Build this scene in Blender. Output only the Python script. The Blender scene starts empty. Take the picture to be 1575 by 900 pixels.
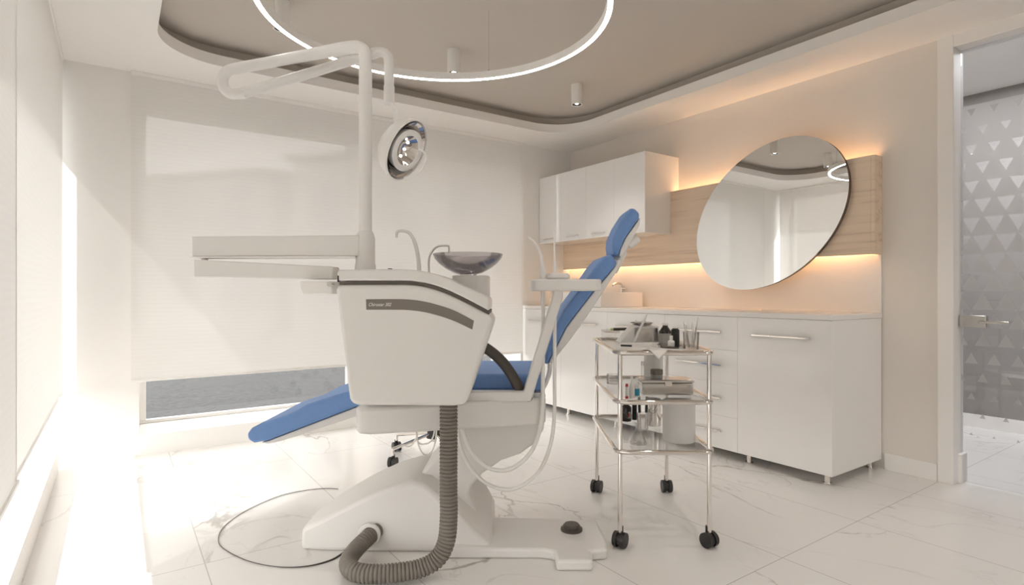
import bpy, bmesh, math, random
from mathutils import Vector, Matrix
random.seed(7)
SC = bpy.context.scene
COL = SC.collection
# ------------------------------------------------------------------ camera, sky, sun, exposure
YAW = math.radians(-34.87)
CY, SY = math.cos(YAW), math.sin(YAW)
H = 1.05                                   # eye height
FPX = 873.0
cam = bpy.data.cameras.new('camera'); cam.sensor_width = 36.0; cam.lens = 36.0*FPX/1575.0
cam.clip_start = 0.02
camo = bpy.data.objects.new('camera', cam); COL.objects.link(camo)
camo.location = (0, 0, H); camo.rotation_euler = (math.pi/2, 0, YAW)
SC.camera = camo
w = bpy.data.worlds.new('sky'); SC.world = w; w.use_nodes = True
bg = w.node_tree.nodes['Background']
bg.inputs['Color'].default_value = (1.0, 0.98, 0.96, 1); bg.inputs['Strength'].default_value = 2.3
sun = bpy.data.lights.new('sun', 'SUN'); sun.energy = 4.0; sun.angle = math.radians(0.8); sun.color = (1, 0.985, 0.965)
suno = bpy.data.objects.new('sun', sun); COL.objects.link(suno)
suno.rotation_euler = Vector((1.0, 0.69, -1.27)).to_track_quat('-Z', 'Y').to_euler()
suno.location = (-6, -3, 8)
SC.view_settings.view_transform = 'Standard'; SC.view_settings.look = 'None'
SC.view_settings.gamma = 1.0; SC.view_settings.use_curve_mapping = False
SC.view_settings.exposure = 1.15
SPOT_W = 11.0; RING_E = 8.0; LED_E = 10.5; HALL_W = 20.0
SC.cycles.use_denoising = True
SC.cycles.max_bounces = 14; SC.cycles.diffuse_bounces = 8; SC.cycles.transparent_max_bounces = 16
SC.cycles.sample_clamp_indirect = 6.0
SC.cycles.caustics_reflective = False; SC.cycles.caustics_refractive = False

# ------------------------------------------------------------------ materials
def mat(name, col, rough=0.4, metal=0.0, var=0.03, scale=30, bump=0.0, coat=0.0, trans=0.0, emit=None, estr=0.0, spec=0.5, ior=1.45):
    m = bpy.data.materials.new(name); m.use_nodes = True
    nt = m.node_tree; b = nt.nodes['Principled BSDF']
    tc = nt.nodes.new('ShaderNodeTexCoord'); nz = nt.nodes.new('ShaderNodeTexNoise')
    nz.inputs['Scale'].default_value = scale; nz.inputs['Detail'].default_value = 4
    nt.links.new(tc.outputs['Object'], nz.inputs['Vector'])
    mx = nt.nodes.new('ShaderNodeMix'); mx.data_type = 'RGBA'
    mx.inputs[6].default_value = tuple(c*(1-var) for c in col)+(1,)
    mx.inputs[7].default_value = tuple(min(1, c*(1+var)) for c in col)+(1,)
    nt.links.new(nz.outputs['Fac'], mx.inputs[0]); nt.links.new(mx.outputs[2], b.inputs['Base Color'])
    b.inputs['Roughness'].default_value = rough; b.inputs['Metallic'].default_value = metal
    b.inputs['Coat Weight'].default_value = coat; b.inputs['Coat Roughness'].default_value = 0.05
    b.inputs['Transmission Weight'].default_value = trans
    b.inputs['Specular IOR Level'].default_value = spec; b.inputs['IOR'].default_value = ior
    if bump:
        bp = nt.nodes.new('ShaderNodeBump'); bp.inputs['Strength'].default_value = bump; bp.inputs['Distance'].default_value = 0.002
        nt.links.new(nz.outputs['Fac'], bp.inputs['Height']); nt.links.new(bp.outputs['Normal'], b.inputs['Normal'])
    if emit:
        b.inputs['Emission Color'].default_value = emit+(1,); b.inputs['Emission Strength'].default_value = estr
    return m

def glass_mat(name, tint=(1, 1, 1), gloss=0.08, rough=0.0):
    """thin clear sheet: transparent with a fresnel reflection"""
    m = bpy.data.materials.new(name); m.use_nodes = True; nt = m.node_tree
    for n in list(nt.nodes): nt.nodes.remove(n)
    out = nt.nodes.new('ShaderNodeOutputMaterial'); t = nt.nodes.new('ShaderNodeBsdfTransparent'); g = nt.nodes.new('ShaderNodeBsdfGlossy')
    mx = nt.nodes.new('ShaderNodeMixShader'); lw = nt.nodes.new('ShaderNodeLayerWeight'); lw.inputs['Blend'].default_value = 0.25
    mr = nt.nodes.new('ShaderNodeMapRange'); mr.inputs['To Min'].default_value = gloss*0.5; mr.inputs['To Max'].default_value = min(1, gloss*6)
    t.inputs['Color'].default_value = tint+(1,); g.inputs['Roughness'].default_value = rough
    nt.links.new(lw.outputs['Fresnel'], mr.inputs['Value']); nt.links.new(mr.outputs['Result'], mx.inputs['Fac'])
    nt.links.new(t.outputs[0], mx.inputs[1]); nt.links.new(g.outputs[0], mx.inputs[2]); nt.links.new(mx.outputs[0], out.inputs['Surface'])
    return m

def blind_mat(name, openness, col=(0.84, 0.82, 0.79), transl=0.5, pitch=0.006):
    """perforated screen fabric: diffuse cloth that lets light through, with open holes"""
    m = bpy.data.materials.new(name); m.use_nodes = True; nt = m.node_tree
    for n in list(nt.nodes): nt.nodes.remove(n)
    out = nt.nodes.new('ShaderNodeOutputMaterial')
    d = nt.nodes.new('ShaderNodeBsdfDiffuse'); tl = nt.nodes.new('ShaderNodeBsdfTranslucent'); tp = nt.nodes.new('ShaderNodeBsdfTransparent')
    tc = nt.nodes.new('ShaderNodeTexCoord'); wv = nt.nodes.new('ShaderNodeTexWave'); wv.wave_type = 'BANDS'; wv.bands_direction = 'Z'
    wv.inputs['Scale'].default_value = 12; nt.links.new(tc.outputs['Object'], wv.inputs['Vector'])
    mc = nt.nodes.new('ShaderNodeMix'); mc.data_type = 'RGBA'
    mc.inputs[6].default_value = tuple(c*0.985 for c in col)+(1,); mc.inputs[7].default_value = col+(1,)
    nt.links.new(wv.outputs['Fac'], mc.inputs[0])
    nt.links.new(mc.outputs[2], d.inputs['Color']); nt.links.new(mc.outputs[2], tl.inputs['Color'])
    m1 = nt.nodes.new('ShaderNodeMixShader'); m1.inputs[0].default_value = transl
    m2 = nt.nodes.new('ShaderNodeMixShader'); m2.inputs[0].default_value = openness
    nt.links.new(d.outputs[0], m1.inputs[1]); nt.links.new(tl.outputs[0], m1.inputs[2])
    nt.links.new(m1.outputs[0], m2.inputs[1]); nt.links.new(tp.outputs[0], m2.inputs[2]); nt.links.new(m2.outputs[0], out.inputs['Surface'])
    return m

def marble_mat(name):
    m = bpy.data.materials.new(name); m.use_nodes = True; nt = m.node_tree; N = nt.nodes.new; L = nt.links.new
    b = nt.nodes['Principled BSDF']
    geo = N('ShaderNodeNewGeometry')
    off = N('ShaderNodeVectorMath'); off.operation = 'SUBTRACT'; off.inputs[1].default_value = (0.279, 1.229, 0); L(geo.outputs['Position'], off.inputs[0])
    div = N('ShaderNodeVectorMath'); div.operation = 'DIVIDE'; div.inputs[1].default_value = (0.627, 1.254, 1); L(off.outputs[0], div.inputs[0])
    fl = N('ShaderNodeVectorMath'); fl.operation = 'FLOOR'; L(div.outputs[0], fl.inputs[0])
    fr = N('ShaderNodeVectorMath'); fr.operation = 'FRACTION'; L(div.outputs[0], fr.inputs[0])
    sh = N('ShaderNodeVectorMath'); sh.operation = 'MULTIPLY_ADD'; sh.inputs[1].default_value = (3.71, 5.13, 0); L(fl.outputs[0], sh.inputs[0]); L(geo.outputs['Position'], sh.inputs[2])
    def ridge(scale, detail, dist, width, rot):
        mp = N('ShaderNodeMapping'); mp.inputs['Rotation'].default_value = (0, 0, rot); mp.inputs['Scale'].default_value = (1, 0.45, 1); L(sh.outputs[0], mp.inputs['Vector'])
        n = N('ShaderNodeTexNoise'); n.inputs['Scale'].default_value = scale; n.inputs['Detail'].default_value = detail; n.inputs['Distortion'].default_value = dist; L(mp.outputs[0], n.inputs['Vector'])
        s = N('ShaderNodeMath'); s.operation = 'SUBTRACT'; s.inputs[1].default_value = 0.5; L(n.outputs['Fac'], s.inputs[0])
        a = N('ShaderNodeMath'); a.operation = 'ABSOLUTE'; L(s.outputs[0], a.inputs[0])
        r = N('ShaderNodeMapRange'); r.inputs['From Min'].default_value = 0; r.inputs['From Max'].default_value = width; r.inputs['To Min'].default_value = 1; r.inputs['To Max'].default_value = 0; r.interpolation_type = 'SMOOTHSTEP'; L(a.outputs[0], r.inputs['Value'])
        return r.outputs['Result']
    r1 = ridge(1.3, 7, 1.3, 0.010, 0.7); r2 = ridge(2.6, 6, 0.9, 0.010, -0.6)
    mk = N('ShaderNodeTexNoise'); mk.inputs['Scale'].default_value = 1.7; L(sh.outputs[0], mk.inputs['Vector'])
    mkr = N('ShaderNodeMapRange'); mkr.inputs['From Min'].default_value = 0.47; mkr.inputs['From Max'].default_value = 0.66; L(mk.outputs['Fac'], mkr.inputs['Value'])
    a1 = N('ShaderNodeMath'); a1.operation = 'MULTIPLY'; L(r1, a1.inputs[0]); L(mkr.outputs[0], a1.inputs[1])
    a2 = N('ShaderNodeMath'); a2.operation = 'MULTIPLY'; a2.inputs[1].default_value = 0.35; L(r2, a2.inputs[0])
    a22 = N('ShaderNodeMath'); a22.operation = 'MULTIPLY'; L(a2.outputs[0], a22.inputs[0]); L(mkr.outputs[0], a22.inputs[1])
    ad = N('ShaderNodeMath'); ad.operation = 'MAXIMUM'; L(a1.outputs[0], ad.inputs[0]); L(a22.outputs[0], ad.inputs[1])
    am = N('ShaderNodeMath'); am.operation = 'MULTIPLY'; am.inputs[1].default_value = 0.95; L(ad.outputs[0], am.inputs[0])
    cl = N('ShaderNodeMix'); cl.data_type = 'RGBA'; cl.inputs[6].default_value = (0.80, 0.78, 0.755, 1); cl.inputs[7].default_value = (0.42, 0.38, 0.34, 1); L(am.outputs[0], cl.inputs[0])
    sx = N('ShaderNodeSeparateXYZ'); L(fr.outputs[0], sx.inputs[0])
    def edge(o, wd):
        c = N('ShaderNodeMath'); c.operation = 'LESS_THAN'; c.inputs[1].default_value = wd; L(o, c.inputs[0]); return c.outputs[0]
    e1 = edge(sx.outputs['X'], 0.0035/0.627); e2 = edge(sx.outputs['Y'], 0.0035/1.254)
    em = N('ShaderNodeMath'); em.operation = 'MAXIMUM'; L(e1, em.inputs[0]); L(e2, em.inputs[1])
    cj = N('ShaderNodeMix'); cj.data_type = 'RGBA'; cj.inputs[7].default_value = (0.50, 0.47, 0.44, 1); L(em.outputs[0], cj.inputs[0]); L(cl.outputs[2], cj.inputs[6])
    L(cj.outputs[2], b.inputs['Base Color']); b.inputs['Roughness'].default_value = 0.16; b.inputs['Specular IOR Level'].default_value = 0.4
    return m

def wood_mat(name):
    m = bpy.data.materials.new(name); m.use_nodes = True; nt = m.node_tree; N = nt.nodes.new; L = nt.links.new
    b = nt.nodes['Principled BSDF']; geo = N('ShaderNodeNewGeometry')
    mp = N('ShaderNodeMapping'); mp.inputs['Scale'].default_value = (9, 1.1, 26); L(geo.outputs['Position'], mp.inputs['Vector'])
    n1 = N('ShaderNodeTexNoise'); n1.inputs['Scale'].default_value = 1.0; n1.inputs['Detail'].default_value = 7; n1.inputs['Distortion'].default_value = 0.6; L(mp.outputs[0], n1.inputs['Vector'])
    mp2 = N('ShaderNodeMapping'); mp2.inputs['Scale'].default_value = (30, 4, 220); L(geo.outputs['Position'], mp2.inputs['Vector'])
    n2 = N('ShaderNodeTexNoise'); n2.inputs['Scale'].default_value = 1.0; n2.inputs['Detail'].default_value = 3; L(mp2.outputs[0], n2.inputs['Vector'])
    ad = N('ShaderNodeMath'); ad.operation = 'MULTIPLY_ADD'; ad.inputs[1].default_value = 0.35; L(n2.outputs['Fac'], ad.inputs[0]); L(n1.outputs['Fac'], ad.inputs[2])
    r = N('ShaderNodeValToRGB'); e = r.color_ramp.elements
    e[0].position = 0.40; e[0].color = (0.56, 0.43, 0.32, 1); e[1].position = 0.86; e[1].color = (0.80, 0.655, 0.51, 1)
    x = e.new(0.62); x.color = (0.76, 0.605, 0.46, 1)
    L(ad.outputs[0], r.inputs['Fac']); L(r.outputs['Color'], b.inputs['Base Color']); b.inputs['Roughness'].default_value = 0.5
    return m

def asphalt_mat(name):
    m = bpy.data.materials.new(name); m.use_nodes = True; nt = m.node_tree; N = nt.nodes.new; L = nt.links.new
    b = nt.nodes['Principled BSDF']; geo = N('ShaderNodeNewGeometry')
    n1 = N('ShaderNodeTexNoise'); n1.inputs['Scale'].default_value = 22; n1.inputs['Detail'].default_value = 8; n1.inputs['Roughness'].default_value = 0.75; L(geo.outputs['Position'], n1.inputs['Vector'])
    r = N('ShaderNodeValToRGB'); e = r.color_ramp.elements; e[0].position = 0.3; e[0].color = (0.022, 0.022, 0.023, 1); e[1].position = 0.64; e[1].color = (0.085, 0.085, 0.088, 1)
    L(n1.outputs['Fac'], r.inputs['Fac']); L(r.outputs['Color'], b.inputs['Base Color']); b.inputs['Roughness'].default_value = 0.9
    return m

M = {
 'wall': mat('wall_paint', (0.77, 0.725, 0.675), 0.85, var=0.01, spec=0.2),
 'wall_white': mat('white_paint', (0.85, 0.83, 0.80), 0.8, var=0.01, spec=0.2),
 'trim': mat('trim_paint', (0.87, 0.845, 0.815), 0.6, var=0.01, spec=0.3),
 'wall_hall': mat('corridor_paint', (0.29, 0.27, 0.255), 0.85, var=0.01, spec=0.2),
 'taupe': mat('taupe_ceiling_paint', (0.56, 0.515, 0.465), 0.9, var=0.01, spec=0.1),
 'marble': marble_mat('white_marble_tiles'), 'wood': wood_mat('oak_veneer'), 'asphalt': asphalt_mat('asphalt'),
 'lacquer': mat('white_gloss_lacquer', (0.85, 0.83, 0.81), 0.12, var=0.005, coat=0.3),
 'worktop': mat('white_worktop', (0.82, 0.79, 0.76), 0.25, var=0.01),
 'plastic': mat('white_plastic', (0.76, 0.74, 0.715), 0.35, var=0.01),
 'plastic2': mat('pale_plastic', (0.84, 0.82, 0.79), 0.3, var=0.01),
 'blue': mat('blue_upholstery', (0.155, 0.285, 0.57), 0.55, var=0.08, scale=60, bump=0.1),
 'grey': mat('grey_badge', (0.20, 0.175, 0.15), 0.5, var=0.02),
 'groove': mat('dark_seal', (0.11, 0.095, 0.08), 0.55, var=0.03),
 'black': mat('black_rubber', (0.028, 0.026, 0.025), 0.45, var=0.1),
 'dark': mat('dark_brown_plastic', (0.07, 0.058, 0.048), 0.4, var=0.08),
 'hose': mat('grey_corrugated_hose', (0.21, 0.185, 0.16), 0.55, var=0.05),
 'chrome': mat('chrome', (0.80, 0.76, 0.72), 0.08, metal=1.0, var=0.01),
 'steel': mat('brushed_steel', (0.62, 0.59, 0.56), 0.22, metal=1.0, var=0.04, scale=90),
 'mirror': mat('mirror_glass', (0.88, 0.88, 0.87), 0.0, metal=1.0, var=0.0),
 'brown_edge': mat('mirror_edge', (0.12, 0.09, 0.07), 0.4, var=0.05),
 'glass': glass_mat('window_glass', (0.97, 0.98, 0.98), 0.05),
 'shelf_glass': glass_mat('shelf_glass', (0.97, 0.975, 0.975), 0.06),
 'jar_glass': glass_mat('clear_glassware', (0.93, 0.925, 0.92), 0.10),
 'bowl_glass': glass_mat('smoked_bowl_glass', (0.80, 0.78, 0.79), 0.12),
 'amber': mat('dark_amber_glass', (0.022, 0.014, 0.010), 0.08, var=0.1, coat=0.5),
 'label': mat('grey_label', (0.42, 0.40, 0.37), 0.5, var=0.1, scale=200),
 'red': mat('red_print', (0.5, 0.03, 0.04), 0.4), 'cyan': mat('blue_print', (0.03, 0.30, 0.45), 0.4),
 'green': mat('green_tip', (0.55, 0.75, 0.2), 0.4),
 'paper': mat('white_paper', (0.80, 0.78, 0.74), 0.8, var=0.02, bump=0.1),
 'facade': mat('pale_render_facade', (0.42, 0.38, 0.34), 0.9, var=0.08, scale=2),
 'facade_dark': mat('facade_window', (0.10, 0.10, 0.11), 0.2, var=0.05),
 'led_warm': mat('warm_led', (1, 0.75, 0.4), 0.5, emit=(1.0, 0.71, 0.42), estr=LED_E),
 'led_white': mat('white_led', (1, 1, 1), 0.5, emit=(1.0, 0.97, 0.94), estr=RING_E),
 'bulb': mat('spot_bulb_and_glint', (1, 1, 1), 0.5, emit=(1.0, 0.93, 0.85), estr=8.0),
 'blind_far': blind_mat('roller_screen_sunny', 0.12, transl=0.14),
 'blind_near': blind_mat('roller_screen_dense', 0.01, transl=0.135),
 'blind_back': blind_mat('roller_screen_fine', 0.026, transl=0.16),
 'film': mat('frosted_film', (0.62, 0.59, 0.58), 0.6, var=0.01),
 'door_glass': glass_mat('door_glass', (0.95, 0.96, 0.97), 0.05),
}
def film_mat():
    m = bpy.data.materials.new('frosted_window_film'); m.use_nodes = True; nt = m.node_tree
    for n in list(nt.nodes): nt.nodes.remove(n)
    out = nt.nodes.new('ShaderNodeOutputMaterial'); d = nt.nodes.new('ShaderNodeBsdfDiffuse'); t = nt.nodes.new('ShaderNodeBsdfTranslucent'); tp = nt.nodes.new('ShaderNodeBsdfTransparent')
    for x in (d, t): x.inputs['Color'].default_value = (0.55, 0.53, 0.52, 1)
    a = nt.nodes.new('ShaderNodeMixShader'); a.inputs[0].default_value = 0.22; b = nt.nodes.new('ShaderNodeMixShader'); b.inputs[0].default_value = 0.35
    nt.links.new(d.outputs[0], a.inputs[1]); nt.links.new(t.outputs[0], a.inputs[2]); nt.links.new(a.outputs[0], b.inputs[1]); nt.links.new(tp.outputs[0], b.inputs[2]); nt.links.new(b.outputs[0], out.inputs['Surface'])
    return m
M['film'] = film_mat()

# ------------------------------------------------------------------ helpers
ORG = {}
def origin_of(o):
    return ORG.get(o.name, Vector((0, 0, 0)))
def obj(name, bm, m, parent=None, bevel=0.0, seg=2, smooth=35, org=None, rot=0.0):
    """link a bmesh as ONE object.  Coordinates are those of the frame (room or chair frame); org becomes the object's origin."""
    if parent is not None: o0 = origin_of(parent)
    else: o0 = Vector(org) if org is not None else Vector((0, 0, 0))
    bmesh.ops.recalc_face_normals(bm, faces=bm.faces)
    bmesh.ops.translate(bm, vec=-o0, verts=bm.verts)
    me = bpy.data.meshes.new(name); bm.to_mesh(me); bm.free()
    me.materials.append(M[m] if isinstance(m, str) else m)
    for p in me.polygons: p.use_smooth = True
    me.set_sharp_from_angle(angle=math.radians(smooth))
    o = bpy.data.objects.new(name, me); COL.objects.link(o)
    if parent is not None: o.parent = parent
    else:
        o.location = place(o0, rot); o.rotation_euler = (0, 0, rot)
    ORG[o.name] = o0
    if bevel:
        b = o.modifiers.new('bevel', 'BEVEL'); b.width = bevel; b.segments = seg; b.limit_method = 'ANGLE'; b.angle_limit = math.radians(40); b.harden_normals = False
    return o
def place(v, rot):
    return Vector((v[0]*math.cos(rot)-v[1]*math.sin(rot), v[0]*math.sin(rot)+v[1]*math.cos(rot), v[2]))
def thing(name, label, cat, org=(0, 0, 0), rot=0.0, group=None):
    o = bpy.data.objects.new(name, None); COL.objects.link(o); o.empty_display_size = 0.05
    o.location = place(org, rot); o.rotation_euler = (0, 0, rot)
    ORG[o.name] = Vector(org); tag(o, label, cat, group); return o
def tag(o, label, cat, group=None):
    o['label'] = label; o['category'] = cat
    if group: o['group'] = group
    return o
def struct(name, bm, m, parent=None, **k):
    o = obj(name, bm, m, parent, **k)
    if parent is None: o['kind'] = 'structure'
    return o
def pw(u, v, f):      # picture point -> (right, forward, up) at a known depth
    return Vector(((u-787.5)/FPX*f, f, H+(450-v)/FPX*f))
def floor_pt(u, v, z=0.0):
    return pw(u, v, FPX*(H-z)/(v-450))
def BM(): return bmesh.new()
def box(bm, a, b):
    x0, y0, z0 = a; x1, y1, z1 = b
    vs = [bm.verts.new(p) for p in ((x0,y0,z0),(x1,y0,z0),(x1,y1,z0),(x0,y1,z0),(x0,y0,z1),(x1,y0,z1),(x1,y1,z1),(x0,y1,z1))]
    for f in ((0,3,2,1),(4,5,6,7),(0,1,5,4),(1,2,6,5),(2,3,7,6),(3,0,4,7)): bm.faces.new([vs[i] for i in f])
    return bm
def prism(bm, pts, fn0, fn1):
    """pts: 2-D outline; fn0/fn1 map a 2-D point to the two end loops"""
    a = [bm.verts.new(fn0(p)) for p in pts]; b = [bm.verts.new(fn1(p)) for p in pts]
    n = len(pts); bm.faces.new(a); bm.faces.new(list(reversed(b)))
    for i in range(n): bm.faces.new([a[i], b[i], b[(i+1) % n], a[(i+1) % n]])
    return bm
def rz_prism(bm, pts, f0, f1):       # outline in (r,z), extruded along forward
    return prism(bm, pts, lambda p: (p[0], f0, p[1]), lambda p: (p[0], f1, p[1]))
def px_prism(bm, px, fref, f0, f1):  # outline given as seen at depth fref
    pts = [pw(u, v, fref) for u, v in px]
    return rz_prism(bm, [(p.x, p.z) for p in pts], f0, f1)
def xy_prism(bm, pts, z0, z1):
    return prism(bm, pts, lambda p: (p[0], p[1], z0), lambda p: (p[0], p[1], z1))
def spline(pts, n=8, closed=False):
    P = [Vector(p) for p in pts]; N = len(P); out = []
    for i in range(N if closed else N-1):
        p0 = P[(i-1) % N] if closed or i > 0 else P[0]*2-P[1]
        p1 = P[i]; p2 = P[(i+1) % N]
        p3 = P[(i+2) % N] if closed or i+2 < N else P[-1]*2-P[-2]
        for k in range(n):
            t = k/n
            out.append(0.5*((2*p1)+(-p0+p2)*t+(2*p0-5*p1+4*p2-p3)*t*t+(-p0+3*p1-3*p2+p3)*t**3))
    if not closed: out.append(P[-1])
    return out
def tube(bm, pts, rad, seg=12, closed=False, caps=True, flat=None):
    P = [Vector(p) for p in pts]; n = len(P)
    rr = rad if callable(rad) else (lambda i: rad)
    T = []
    for i in range(n):
        a = P[(i-1) % n] if closed or i > 0 else P[i]; b = P[(i+1) % n] if closed or i < n-1 else P[i]
        T.append((b-a).normalized())
    u = T[0].orthogonal().normalized(); rings = []
    if flat is not None: u = (Vector(flat[2])-T[0]*Vector(flat[2]).dot(T[0])).normalized()
    for i in range(n):
        u = (u-T[i]*u.dot(T[i])).normalized(); v = T[i].cross(u)
        R = rr(i); su, sv = (flat[0], flat[1]) if flat else (1, 1)
        rings.append([bm.verts.new(P[i]+(u*math.cos(a)*su+v*math.sin(a)*sv)*R) for a in (2*math.pi*k/seg for k in range(seg))])
    for i in range(n if closed else n-1):
        A, B = rings[i], rings[(i+1) % n]
        sh = 0
        if closed and i == n-1:
            sh = min(range(seg), key=lambda s: (A[0].co-B[s].co).length)
        for k in range(seg): bm.faces.new([A[k], A[(k+1) % seg], B[(k+1+sh) % seg], B[(k+sh) % seg]])
    if caps and not closed:
        bm.faces.new(list(reversed(rings[0]))); bm.faces.new(rings[-1])
    return bm
def lathe(bm, prof, c=(0, 0, 0), seg=32, mtx=None):
    """prof: list of (radius, height); closed at the axis when radius is 0"""
    c = Vector(c); rings = []
    for r, z in prof:
        if r < 1e-6: rings.append([bm.verts.new((0, 0, z))])
        else: rings.append([bm.verts.new((r*math.cos(2*math.pi*k/seg), r*math.sin(2*math.pi*k/seg), z)) for k in range(seg)])
    for A, B in zip(rings, rings[1:]):
        for k in range(seg):
            k2 = (k+1) % seg
            f = [A[k % len(A)], A[k2 % len(A)], B[k2 % len(B)], B[k % len(B)]]
            g = []
            for q in f:
                if q not in g: g.append(q)
            if len(g) > 2: bm.faces.new(g)
    vs = [q for R in rings for q in R]
    if mtx is not None: bmesh.ops.transform(bm, matrix=mtx, verts=vs)
    bmesh.ops.translate(bm, vec=c, verts=vs)
    return bm
def cyl(bm, c, r, z0, z1, seg=24, r2=None):
    r2 = r if r2 is None else r2
    return lathe(bm, [(0, z0), (r, z0), (r2, z1), (0, z1)], c, seg)
def frame_mtx(z, x=None):
    z = Vector(z).normalized(); x = Vector(x) if x is not None else z.orthogonal()
    x = (x-z*x.dot(z)).normalized(); y = z.cross(x)
    return Matrix((x, y, z)).transposed().to_4x4()
def rcyl(bm, a, b, r, seg=16, r2=None):
    a = Vector(a); b = Vector(b); L = (b-a).length; r2 = r if r2 is None else r2
    return lathe(bm, [(0, 0), (r, 0), (r2, L), (0, L)], a, seg, frame_mtx(b-a))
def rrect(x0, y0, x1, y1, r, n=8):
    out = []
    for cx, cy, a0 in ((x1-r, y1-r, 0), (x0+r, y1-r, 90), (x0+r, y0+r, 180), (x1-r, y0+r, 270)):
        for k in range(n+1):
            a = math.radians(a0+90*k/n); out.append((cx+r*math.cos(a), cy+r*math.sin(a)))
    return out

# ================================================================== THE ROOM
XL, XR, YB, YF, ZC = -0.28, 3.75, 4.35, -1.6, 2.455
struct('floor', box(BM(), (-0.70, YF, -0.05), (5.6, 4.80, 0)), 'marble')
struct('ground', box(BM(), (-40, -30, -0.30), (40, 60, -0.06)), 'asphalt')
struct('ceiling', box(BM(), (-0.70, YF-0.1, 2.60), (3.87, 4.80, 2.72)), 'taupe')
def holed(bm, outer, inner, z0, z1, n):
    x0, y0, x1, y1 = outer
    corners = [(x1, y1), (x0, y1), (x0, y0), (x1, y0)]
    lo = {}; 
    def V(p, z):
        k = (round(p[0], 5), round(p[1], 5), z)
        if k not in lo: lo[k] = bm.verts.new((p[0], p[1], z))
        return lo[k]
    m = n+1
    for z in (z0, z1):
        for c in range(4):
            for k in range(n):
                bm.faces.new([V(inner[c*m+k], z), V(inner[c*m+k+1], z), V(corners[c], z)])
            bm.faces.new([V(inner[c*m+n], z), V(inner[((c+1) % 4)*m], z), V(corners[(c+1) % 4], z), V(corners[c], z)])
    N = len(inner)
    for i in range(N): bm.faces.new([V(inner[i], z0), V(inner[(i+1) % N], z0), V(inner[(i+1) % N], z1), V(inner[i], z1)])
    for i in range(4): bm.faces.new([V(corners[i], z0), V(corners[(i+1) % 4], z0), V(corners[(i+1) % 4], z1), V(corners[i], z1)])
    return bm
struct('trim_1', holed(BM(), (-0.70, YF, 3.86, 4.70), rrect(0.18, -1.15, 3.31, 3.925, 0.36, 16), ZC, 2.522, 16), 'trim')
struct('trim_2', holed(BM(), (-0.70, YF, 3.86, 4.70), rrect(0.10, -1.23, 3.39, 4.005, 0.44, 16), 2.5225, 2.598, 16), 'taupe')
# back wall: column, low wall under the window, lintel, part behind the cabinets
bm = BM(); box(bm, (-0.70, YB, 0), (0.12, 4.80, 2.60)); box(bm, (0.12, YB, 0), (3.13, 4.80, 0.13)); box(bm, (0.12, YB+0.10, 2.36), (3.13, 4.80, 2.60)); box(bm, (3.13, YB, 0), (3.87, 4.80, 2.60))
struct('wall_back', bm, 'wall_white')
bm = BM(); box(bm, (-0.70, YF, 0), (XL, 4.265, 0.13)); box(bm, (-0.70, YF, 2.43), (XL, YB, 2.60))
struct('wall_left', bm, 'wall_white')
DY0, DY1, DZ = 0.12, 1.165, 2.39
bm = BM(); box(bm, (XR, DY1, 0), (3.87, YB, 2.60)); box(bm, (XR, YF, 0), (3.87, DY0, 2.60)); box(bm, (XR, DY0, DZ), (3.87, DY1, 2.60))
struct('wall_right', bm, 'wall')
bm = BM(); box(bm, (-0.70, YF-0.1, 0), (2.8, YF, 2.60)); box(bm, (2.8, YF-0.1, 0), (3.5, YF, 0.85)); box(bm, (2.8, YF-0.1, 2.3), (3.5, YF, 2.60)); box(bm, (3.5, YF-0.1, 0), (3.87, YF, 2.60))
struct('wall_front', bm, 'wall_white')
struct('baseboard_right', box(BM(), (XR-0.016, DY1+0.072, 0), (XR, 1.50, 0.095)), 'trim', bevel=0.003)
# windows
def window(name, horizontal, a, b, fixed, z0, z1, mull):
    f = BM()
    def piece(p, q, za, zb, t=0.05):
        if horizontal: box(f, (p, fixed, za), (q, fixed+t, zb))
        else: box(f, (fixed, p, za), (fixed+t, q, zb))
    piece(a, b, z0, z0+0.022); piece(a, b, z1-0.06, z1); piece(a, a+0.05, z0+0.0221, z1-0.0601); piece(b-0.05, b, z0+0.0221, z1-0.0601)
    for p, q in mull: piece(p, q, z0+0.0221, z1-0.0601)
    wo = struct(name, f, 'trim', bevel=0.003)
    g = BM()
    if horizontal: box(g, (a, fixed+0.02, z0+0.02), (b, fixed+0.026, z1-0.02))
    else: box(g, (fixed+0.02, a, z0+0.02), (fixed+0.026, b, z1-0.02))
    obj('glass_pane', g, 'glass', wo)
    return wo
window('window_1', True, 0.1205, 3.1295, 4.74, 0.131, 2.36, [(1.6, 1.66)])
window('fill_window', True, 2.8, 3.5, YF-0.08, 0.85, 2.3, [])  # added behind the camera to let in more sky light
window('window_2', False, YF, YB, -0.69, 0.131, 2.43, [(0.3, 0.36)])
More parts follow.
